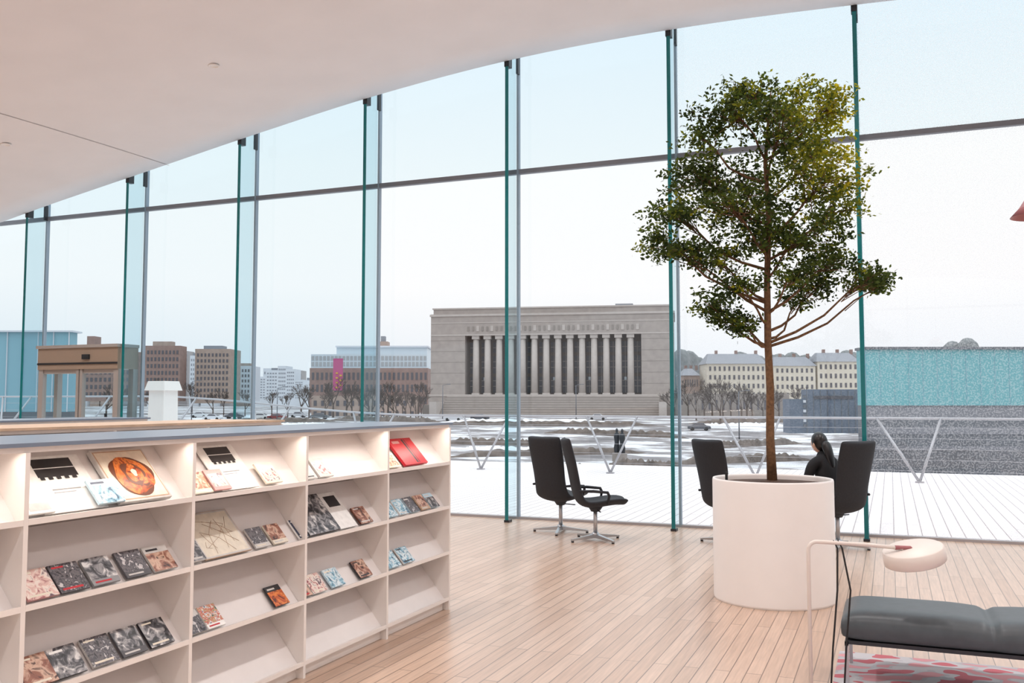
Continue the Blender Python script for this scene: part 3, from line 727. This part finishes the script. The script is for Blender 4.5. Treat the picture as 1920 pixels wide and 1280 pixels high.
tree = bpy.data.objects.new('indoor_tree', None); scene.collection.objects.link(tree); tree.location = (PX, PY, 0.95)
tr_o = Tm.obj('trunk_and_branches')
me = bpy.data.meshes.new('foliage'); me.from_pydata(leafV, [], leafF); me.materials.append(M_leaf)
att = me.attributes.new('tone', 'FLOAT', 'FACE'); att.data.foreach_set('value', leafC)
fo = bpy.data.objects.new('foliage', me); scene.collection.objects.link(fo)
for q in (tr_o, fo):
    q.parent = tree; q.matrix_parent_inverse = Matrix.Translation((-PX, -PY, -0.95))

# ------------------------------------------------------------------ chairs
def chair(loc, facing):
    par = bpy.data.objects.new('high_back_chair', None); scene.collection.objects.link(par)
    par.location = (loc[0], loc[1], 0); par.rotation_euler = (0, 0, math.atan2(facing[1], facing[0])-math.pi/2)
    pr = [(.345, .425, .15), (.33, .435, .19), (.22, .445, .245), (.05, .415, .265), (-.10, .40, .265), (-.19, .44, .26), (-.235, .54, .235), (-.265, .70, .235), (-.30, .88, .25), (-.345, 1.05, .255), (-.37, 1.15, .25), (-.375, 1.168, .235)]
    b = MB(); rings = []
    for i, (y, z, hw) in enumerate(pr):
        a = pr[max(i-1, 0)]; c_ = pr[min(i+1, len(pr)-1)]
        t = Vector((0, c_[0]-a[0], c_[1]-a[1])).normalized(); nrm = Vector((0, t.z, -t.y))
        if nrm.z < 0 and i < 5: nrm = -nrm
        if i >= 5 and nrm.y < 0: nrm = -nrm
        th = 0.035 if 0 < i < len(pr)-1 else 0.015
        n = len(b.v); us = (-1, -.75, -.35, 0, .35, .75, 1)
        for u in us: b.v.append(tuple(Vector((u*hw, y, z))+nrm*(th*(.4 if abs(u) == 1 else 1)+.045*u*u)))
        for u in us[::-1]: b.v.append(tuple(Vector((u*hw, y, z))+nrm*(-th*(.4 if abs(u) == 1 else 1)+.045*u*u)))
        rings.append(n)
    m_ = 14
    for i in range(len(rings)-1):
        for k in range(m_):
            k2 = (k+1) % m_; b.face([rings[i]+k, rings[i]+k2, rings[i+1]+k2, rings[i+1]+k], M_black, True)
    b.face([rings[0]+k for k in range(m_)][::-1], M_black, True); b.face([rings[-1]+k for k in range(m_)], M_black, True)
    o = b.obj('shell', parent=par); md = o.modifiers.new('ss', 'SUBSURF'); md.levels = 1; md.render_levels = 2
    a = MB()
    for s_ in (-1, 1):
        a.tube([(s_*.255, .10, .44), (s_*.275, .12, .53), (s_*.275, .10, .57), (s_*.275, -.06, .585), (s_*.25, -.22, .585)], [.014, .016, .018, .018, .014], M_black, 8)
    a.obj('armrests', parent=par)
    l = MB()
    l.tube([(0, 0, .05), (0, 0, .39)], .024, M_steel, 14); l.tube([(0, 0, .33), (0, 0, .39)], [.05, .09], M_dark, 14); l.tube([(0, 0, .03), (0, 0, .09)], .04, M_steel, 14)
    l.tube([(0.02, .02, .345), (.2, .03, .345)], .007, M_dark, 6)
    for q in range(4):
        an = q*math.pi/2+.5; dx, dy = math.cos(an), math.sin(an); sx, sy = -dy, dx
        w0, w1 = .026, .014
        c8 = [(dx*.02-sx*w0, dy*.02-sy*w0, .03), (dx*.34-sx*w1, dy*.34-sy*w1, .018), (dx*.34+sx*w1, dy*.34+sy*w1, .018), (dx*.02+sx*w0, dy*.02+sy*w0, .03),
              (dx*.02-sx*w0, dy*.02-sy*w0, .075), (dx*.34-sx*w1, dy*.34-sy*w1, .035), (dx*.34+sx*w1, dy*.34+sy*w1, .035), (dx*.02+sx*w0, dy*.02+sy*w0, .075)]
        l.hexa(c8, M_steel); l.tube([(dx*.325, dy*.325, 0), (dx*.325, dy*.325, .02)], .016, M_dark, 8)
    l.obj('pedestal', parent=par)
    return par
chair((-3.78, 10.88), (.32, .945)); chair((-3.19, 10.40), (.90, .43)); chair((-1.72, 10.75), (.60, .80))
DC = (-.57, 10.88); DF = Vector((-.74, .67)); chair(DC, DF)

# ------------------------------------------------------------------ seated woman
M_skin = mat('skin', srgb(214, 170, 148), 0.5); M_hair = mat('dark_hair', srgb(22, 18, 20), 0.35, noise=0.3, nscale=80)
M_sweat = mat('black_sweater', srgb(24, 24, 28), 0.85, noise=0.2, nscale=80); M_trous = mat('dark_trousers', srgb(40, 44, 58), 0.8); M_shoe = mat('shoe', srgb(30, 28, 28), 0.5)
wp = bpy.data.objects.new('seated_woman', None); scene.collection.objects.link(wp)
wp.location = (DC[0], DC[1], 0); wp.rotation_euler = (0, 0, math.atan2(DF.y, DF.x)-math.pi/2)
def skinobj(name, verts, edges, radii, m, root=0, sub=2):
    me = bpy.data.meshes.new(name); me.from_pydata(verts, edges, []); me.materials.append(m)
    o = bpy.data.objects.new(name, me); scene.collection.objects.link(o); o.parent = wp
    sk = o.modifiers.new('skin', 'SKIN'); sk.use_smooth_shade = True
    for i, r in enumerate(radii):
        me.skin_vertices[0].data[i].radius = r if isinstance(r, tuple) else (r, r); me.skin_vertices[0].data[i].use_root = (i == root)
    s_ = o.modifiers.new('sub', 'SUBSURF'); s_.levels = sub; s_.render_levels = sub
    return o
V = [(0, .08, .55), (0, .10, .67), (0, .14, .80), (0, .18, .91), (0, .205, .99), (0, .23, 1.045),
     (-.085, .185, .935), (-.165, .195, .90), (-.20, .25, .69), (-.13, .42, .64), (.085, .185, .935), (.165, .195, .90), (.20, .25, .69), (.13, .42, .64)]
E = [(0, 1), (1, 2), (2, 3), (3, 4), (4, 5), (3, 6), (6, 7), (7, 8), (8, 9), (3, 10), (10, 11), (11, 12), (12, 13)]
skinobj('torso_and_arms', V, E, [(.15, .11), (.13, .11), (.15, .115), (.13, .10), (.055, .055), (.045, .045), .08, .066, .052, .034, .08, .066, .052, .034], M_sweat)
V = [(0, .08, .545), (-.09, .14, .545), (-.11, .50, .53), (-.11, .53, .30), (-.11, .50, .10), (.09, .14, .545), (.11, .50, .53), (.11, .53, .30), (.11, .50, .10)]
skinobj('legs', V, [(0, 1), (1, 2), (2, 3), (3, 4), (0, 5), (5, 6), (6, 7), (7, 8)], [(.13, .09), .09, .062, .055, .04, .09, .062, .055, .04], M_trous)
for s_ in (-1, 1):
    skinobj('shoe', [(s_*.11, .48, .05), (s_*.11, .56, .042), (s_*.115, .66, .034)], [(0, 1), (1, 2)], [.045, .042, .034], M_shoe)
    wx, wy, wz = s_*.13, .43, .64; ix = -s_
    V = [(wx, wy-.01, wz), (wx+ix*.015, wy+.05, wz)]; E = [(0, 1)]; Rr = [.022, (.034, .018)]
    for i, (dx, L) in enumerate(((-.028, .058), (-.010, .07), (.009, .074), (.027, .066))):
        n = len(V); bx = wx+ix*.02+dx
        V += [(bx, wy+.085, wz+.002), (bx, wy+.085+L*.55, wz-.006), (bx, wy+.085+L, wz-.026)]; E += [(1, n), (n, n+1), (n+1, n+2)]; Rr += [.011, .009, .0075]
    n = len(V); V += [(wx+ix*.045, wy+.04, wz+.008), (wx+ix*.062, wy+.08, wz+.012), (wx+ix*.06, wy+.105, wz+.008)]; E += [(1, n), (n, n+1), (n+1, n+2)]; Rr += [.014, .010, .009]
    skinobj('hand', V, E, Rr, M_skin, 0, 1)
HC = Vector((0, .26, 1.125)); TILT = Matrix.Rotation(math.radians(-18), 3, 'X')
def blob(name, cen, rad, m, fn=None, seg=24, rings=16):
    b = MB()
    for i in range(rings+1):
        th = math.pi*i/rings
        for k in range(seg):
            ph = 2*math.pi*k/seg; q = Vector((math.sin(th)*math.cos(ph), math.sin(th)*math.sin(ph), math.cos(th)))
            if fn: q = fn(q)
            w_ = HC+TILT@Vector((cen[0]+q.x*rad[0], cen[1]+q.y*rad[1], cen[2]+q.z*rad[2]))
            b.v.append(tuple(w_))
    for i in range(rings):
        for k in range(seg): b.face([i*seg+k, (i+1)*seg+k, (i+1)*seg+(k+1) % seg, i*seg+(k+1) % seg], m, True)
    return b.obj(name, parent=wp)
def headf(q):
    q = q.copy()
    if q.z < 0: q.x *= 1+.28*q.z; q.y = q.y*(1+.1*q.z)+(.10*-q.z)
    if q.y > .85 and abs(q.x) < .25 and -.35 < q.z < .1: q.y += .16*(1-abs(q.x)/.25)
    return q
blob('head', (0, 0, 0), (.073, .092, .108), M_skin, headf)
M_eye = mat('eye_white', srgb(235, 232, 228), .3); M_lip = mat('lips', srgb(170, 90, 88), .5)
for s_ in (-1, 1):
    blob('eye', (s_*.028, .078, .0), (.012, .009, .007), M_eye, None, 12, 8); blob('iris', (s_*.028, .0855, 0), (.0055, .003, .0055), M_hair, None, 10, 6)
    blob('ear', (s_*.073, -.005, -.01), (.01, .018, .028), M_skin, None, 12, 8)
blob('mouth', (0, .082, -.055), (.02, .008, .006), M_lip, None, 12, 8)
def hairf(q):
    q = q.copy()
    if q.y > .45: q.y = .45+(q.y-.45)*.3
    if q.z < -.2 and q.y > 0: q.y *= .2
    return q
blob('hair', (0, -.016, .014), (.083, .099, .112), M_hair, hairf)
skinobj('long_hair', [(0, .18, 1.16), (0, .125, 1.07), (.005, .09, .96), (.01, .06, .86)], [(0, 1), (1, 2), (2, 3)], [(.065, .05), (.066, .042), (.06, .034), (.03, .02)], M_hair)

# ------------------------------------------------------------------ bench, rug, lamp
bn = bpy.data.objects.new('upholstered_bench', None); scene.collection.objects.link(bn)
x0, x1, y0, y1 = -0.29, 1.75, 5.57, 6.16
bn.location = (0.74, 5.85, 0)
def parto(o, par):
    o.parent = par; o.matrix_parent_inverse = Matrix.Translation(-Vector(par.location))
b = MB(); nx, ny = 96, 16; zt, zb = .435, .262; SEAMS = (.475, 1.2)
def gp(i, j, top):
    u = i/nx; v_ = j/ny; ed = (1-(2*u-1)**24)*(1-(2*v_-1)**8)
    px_ = x0+(x1-x0)*u; py_ = y0+(y1-y0)*v_
    dip = sum(math.exp(-((px_-q)/.022)**2) for q in SEAMS)
    dip2 = sum(math.exp(-((px_-q)/.12)**2) for q in SEAMS)
    inset = .012*dip*(-1 if v_ > .5 else 1)*(abs(2*v_-1)**4)
    return (px_, py_+inset, (zt-.05*(1-ed)-.024*dip-.012*dip2) if top else (zb+.03*(1-ed)))
for top in (True, False):
    n = len(b.v)
    for j in range(ny+1):
        for i in range(nx+1): b.v.append(gp(i, j, top))
    for j in range(ny):
        for i in range(nx):
            q = n+j*(nx+1)+i; ff = [q, q+1, q+nx+2, q+nx+1]; b.face(ff if top else ff[::-1], M_leather, True)
S = (nx+1)*(ny+1)
per = [(i, 0) for i in range(nx)]+[(nx, j) for j in range(ny)]+[(i, ny) for i in range(nx, 0, -1)]+[(0, j) for j in range(ny, 0, -1)]
for q in range(len(per)):
    i, j = per[q]; i2, j2 = per[(q+1) % len(per)]
    b.face([j*(nx+1)+i+S, j2*(nx+1)+i2+S, j2*(nx+1)+i2, j*(nx+1)+i], M_leather, True)
o = b.obj('cushion'); md = o.modifiers.new('s', 'SUBSURF'); md.levels = 1; md.render_levels = 1; parto(o, bn)
b = MB(); b.box(x0+.03, x1-.03, y0+.03, y1-.03, .247, .268, M_dark)
for xx in (x0+.02, x1-.06):
    for yy in (y0+.02, y1-.05): b.box(xx, xx+.02, yy, yy+.02, 0.012, .26, M_steel)
    b.box(xx, xx+.02, y0+.02, y1-.03, .24, .26, M_steel)
o = b.obj('frame'); parto(o, bn)

M_rug = bpy.data.materials.new('patterned_rug'); M_rug.use_nodes = True
nt = M_rug.node_tree; bs = nt.nodes['Principled BSDF']; bs.inputs['Roughness'].default_value = 0.95
tc = nt.nodes.new('ShaderNodeTexCoord'); mp = nt.nodes.new('ShaderNodeMapping'); mp.inputs['Scale'].default_value = (1, 1.6, 1)
vo = nt.nodes.new('ShaderNodeTexNoise'); vo.inputs['Scale'].default_value = 4.5; vo.inputs['Detail'].default_value = 1
rp = nt.nodes.new('ShaderNodeValToRGB'); rp.color_ramp.interpolation = 'CONSTANT'; e = rp.color_ramp.elements
e[0].position = 0; e[0].color = srgb(190, 104, 114); e[1].position = .42; e[1].color = srgb(192, 190, 194)
x = e.new(.54); x.color = srgb(178, 176, 182); x = e.new(.59); x.color = srgb(206, 148, 154)
nt.links.new(tc.outputs['Object'], mp.inputs[0]); nt.links.new(mp.outputs[0], vo.inputs['Vector']); nt.links.new(vo.outputs['Fac'], rp.inputs[0]); nt.links.new(rp.outputs[0], bs.inputs['Base Color'])
b = MB(); b.box(-.34, 2.4, 3.6, 6.38, 0.001, .012, M_rug); b.obj('rug')

lp = bpy.data.objects.new('reading_floor_lamp', None); scene.collection.objects.link(lp); LX, LY = -.424, 5.22; lp.location = (LX, LY, 0)
b = MB(); hp = Vector((LX, LY, 0)); dr = (Vector((0.094, 5.43, 0))-hp).normalized()
pp = [hp+Vector((0, 0, .014)), hp+Vector((0, 0, .81))]
for i in range(1, 7):
    an = math.pi/2*i/6; pp.append(hp+dr*(.045*(1-math.cos(an)))+Vector((0, 0, .81+.045*math.sin(an))))
pp.append(hp+dr*.30+Vector((0, 0, .84))); pp.append(hp+dr*.50+Vector((0, 0, .82)))
b.tube(pp, .0105, M_cream, 12)
b.lathe([(0, .0), (.08, .0), (.08, .012), (.02, .02), (0, .02)], (LX, LY, 0.0), M_cream, 40)
o = b.obj('stand'); parto(o, lp)
b = MB()
b.lathe([(0, .040), (.146, .040), (.155, .034), (.157, -.034), (.152, -.038), (.146, -.02), (0, -.02)], (0, 0, 0), M_cream, 48)
o = b.obj('lamp_head'); hc = hp+dr*.56; o.rotation_euler = (math.radians(6), math.radians(-13), math.atan2(dr.y, dr.x)); o.location = (hc.x, hc.y, .785); o.parent = lp; o.matrix_parent_inverse = Matrix.Translation(-Vector(lp.location))
b = MB(); b.tube([hp+dr*.46+Vector((0, 0, .824)), hp+dr*.54+Vector((0, 0, .822)), hp+dr*.56+Vector((0, 0, .80))], .012, M_pink, 8); o = b.obj('head_joint'); parto(o, lp)
b = MB()
for (o1, o2) in ((.125, .14), (.15, .21)):
    b.tube([hp+dr*o1+Vector((0, 0, .845)), hp+dr*(o1+.01)+Vector((0, 0, .86)), hp+dr*(o1+.03)+Vector((0, 0, .82)), hp+dr*(o2+.01)+Vector((0, 0, .6)), hp+dr*(o2-.02)+Vector((0, 0, .3)), hp+dr*(o2-.04)+Vector((0, 0, .02))], .005, M_cable, 6)
o = b.obj('cable'); parto(o, lp)

# pendant lamp at the right
b = MB(); qx, qy = 0.775, 5.70; zc = 2.66
b.lathe([(.0, .08), (.03, .08), (.05, .07), (.10, -.01), (.145, -.06), (.142, -.06), (.095, -.01), (.0, .05)], (qx, qy, zc), M_pink, 40)
b.tube([(qx, qy, zc+.08), (qx, qy, ceil_z(qx, qy))], .004, M_cable, 6); b.obj('pendant_lamp')

# ------------------------------------------------------------------ lights
def area(name, loc, rot, sx, sy, power, col, parent=None):
    l = bpy.data.lights.new(name, 'AREA'); l.shape = 'RECTANGLE'; l.size = sx; l.size_y = sy; l.energy = power; l.color = col
    o = bpy.data.objects.new(name, l); scene.collection.objects.link(o); o.location = loc; o.rotation_euler = rot
    return o
for i in range(7):
    area('shelf_led_strip', (FX-0.035, YEND-(i+.5)*BAY-0.012, 1.392), (0, math.radians(-25), 0), 0.02, 0.86, 2.0, (1.0, .90, .80))
for xi in range(7):  # grid repeats the one known downlight, added as fill to brighten the room
    for yi in range(5):
        x = -15+3.6*xi; y = -8+4.3*yi; z = ceil_z(x, y)
        b = MB(); b.lathe([(.0, -.004), (.05, -.004), (.055, -.012), (.07, -.012), (.07, .0)], (0, 0, 0), M_white, 20); fx_ = b.obj('fill_downlight', (x, y, z-.002))
        l = bpy.data.lights.new('fill_spot', 'SPOT'); l.energy = 285; l.spot_size = math.radians(140); l.spot_blend = .8; l.shadow_soft_size = .12; l.color = (1, .965, .95)
        o = bpy.data.objects.new('fill_bulb', l); scene.collection.objects.link(o); o.parent = fx_; o.location = (0, 0, -.05)

# ------------------------------------------------------------------ world
wd = bpy.data.worlds.new('overcast_sky'); scene.world = wd; wd.use_nodes = True
nt = wd.node_tree; N = nt.nodes.new; L = nt.links.new
bg = nt.nodes['Background']; tc = N('ShaderNodeTexCoord'); sp = N('ShaderNodeSeparateXYZ'); L(tc.outputs['Generated'], sp.inputs[0])
rp = N('ShaderNodeValToRGB'); e = rp.color_ramp.elements
e[0].position = 0; e[0].color = (.82, .87, .93, 1); e[1].position = 1; e[1].color = (.93, .97, 1, 1)
for p_, c_ in ((.05, (.89, .92, .96, 1)), (.12, (1, .995, 1, 1)), (.24, (.98, 1, 1, 1)), (.42, (.83, .93, 1, 1))):
    x = e.new(p_); x.color = c_
L(sp.outputs['Z'], rp.inputs[0]); L(rp.outputs[0], bg.inputs['Color'])
mr = N('ShaderNodeMapRange'); mr.inputs['From Min'].default_value = .4; mr.inputs['From Max'].default_value = 1; mr.inputs['To Min'].default_value = 1.05; mr.inputs['To Max'].default_value = 2.3
L(sp.outputs['Z'], mr.inputs['Value']); L(mr.outputs[0], bg.inputs['Strength'])

# ------------------------------------------------------------------ camera
cam = bpy.data.cameras.new('camera'); co = bpy.data.objects.new('camera', cam); scene.collection.objects.link(co)
co.location = (0, 0, 1.6); co.rotation_euler = (math.radians(93.67), 0, A)
cam.sensor_width = 36; cam.lens = 32.66; cam.clip_end = 3000; cam.clip_start = 0.05
scene.camera = co
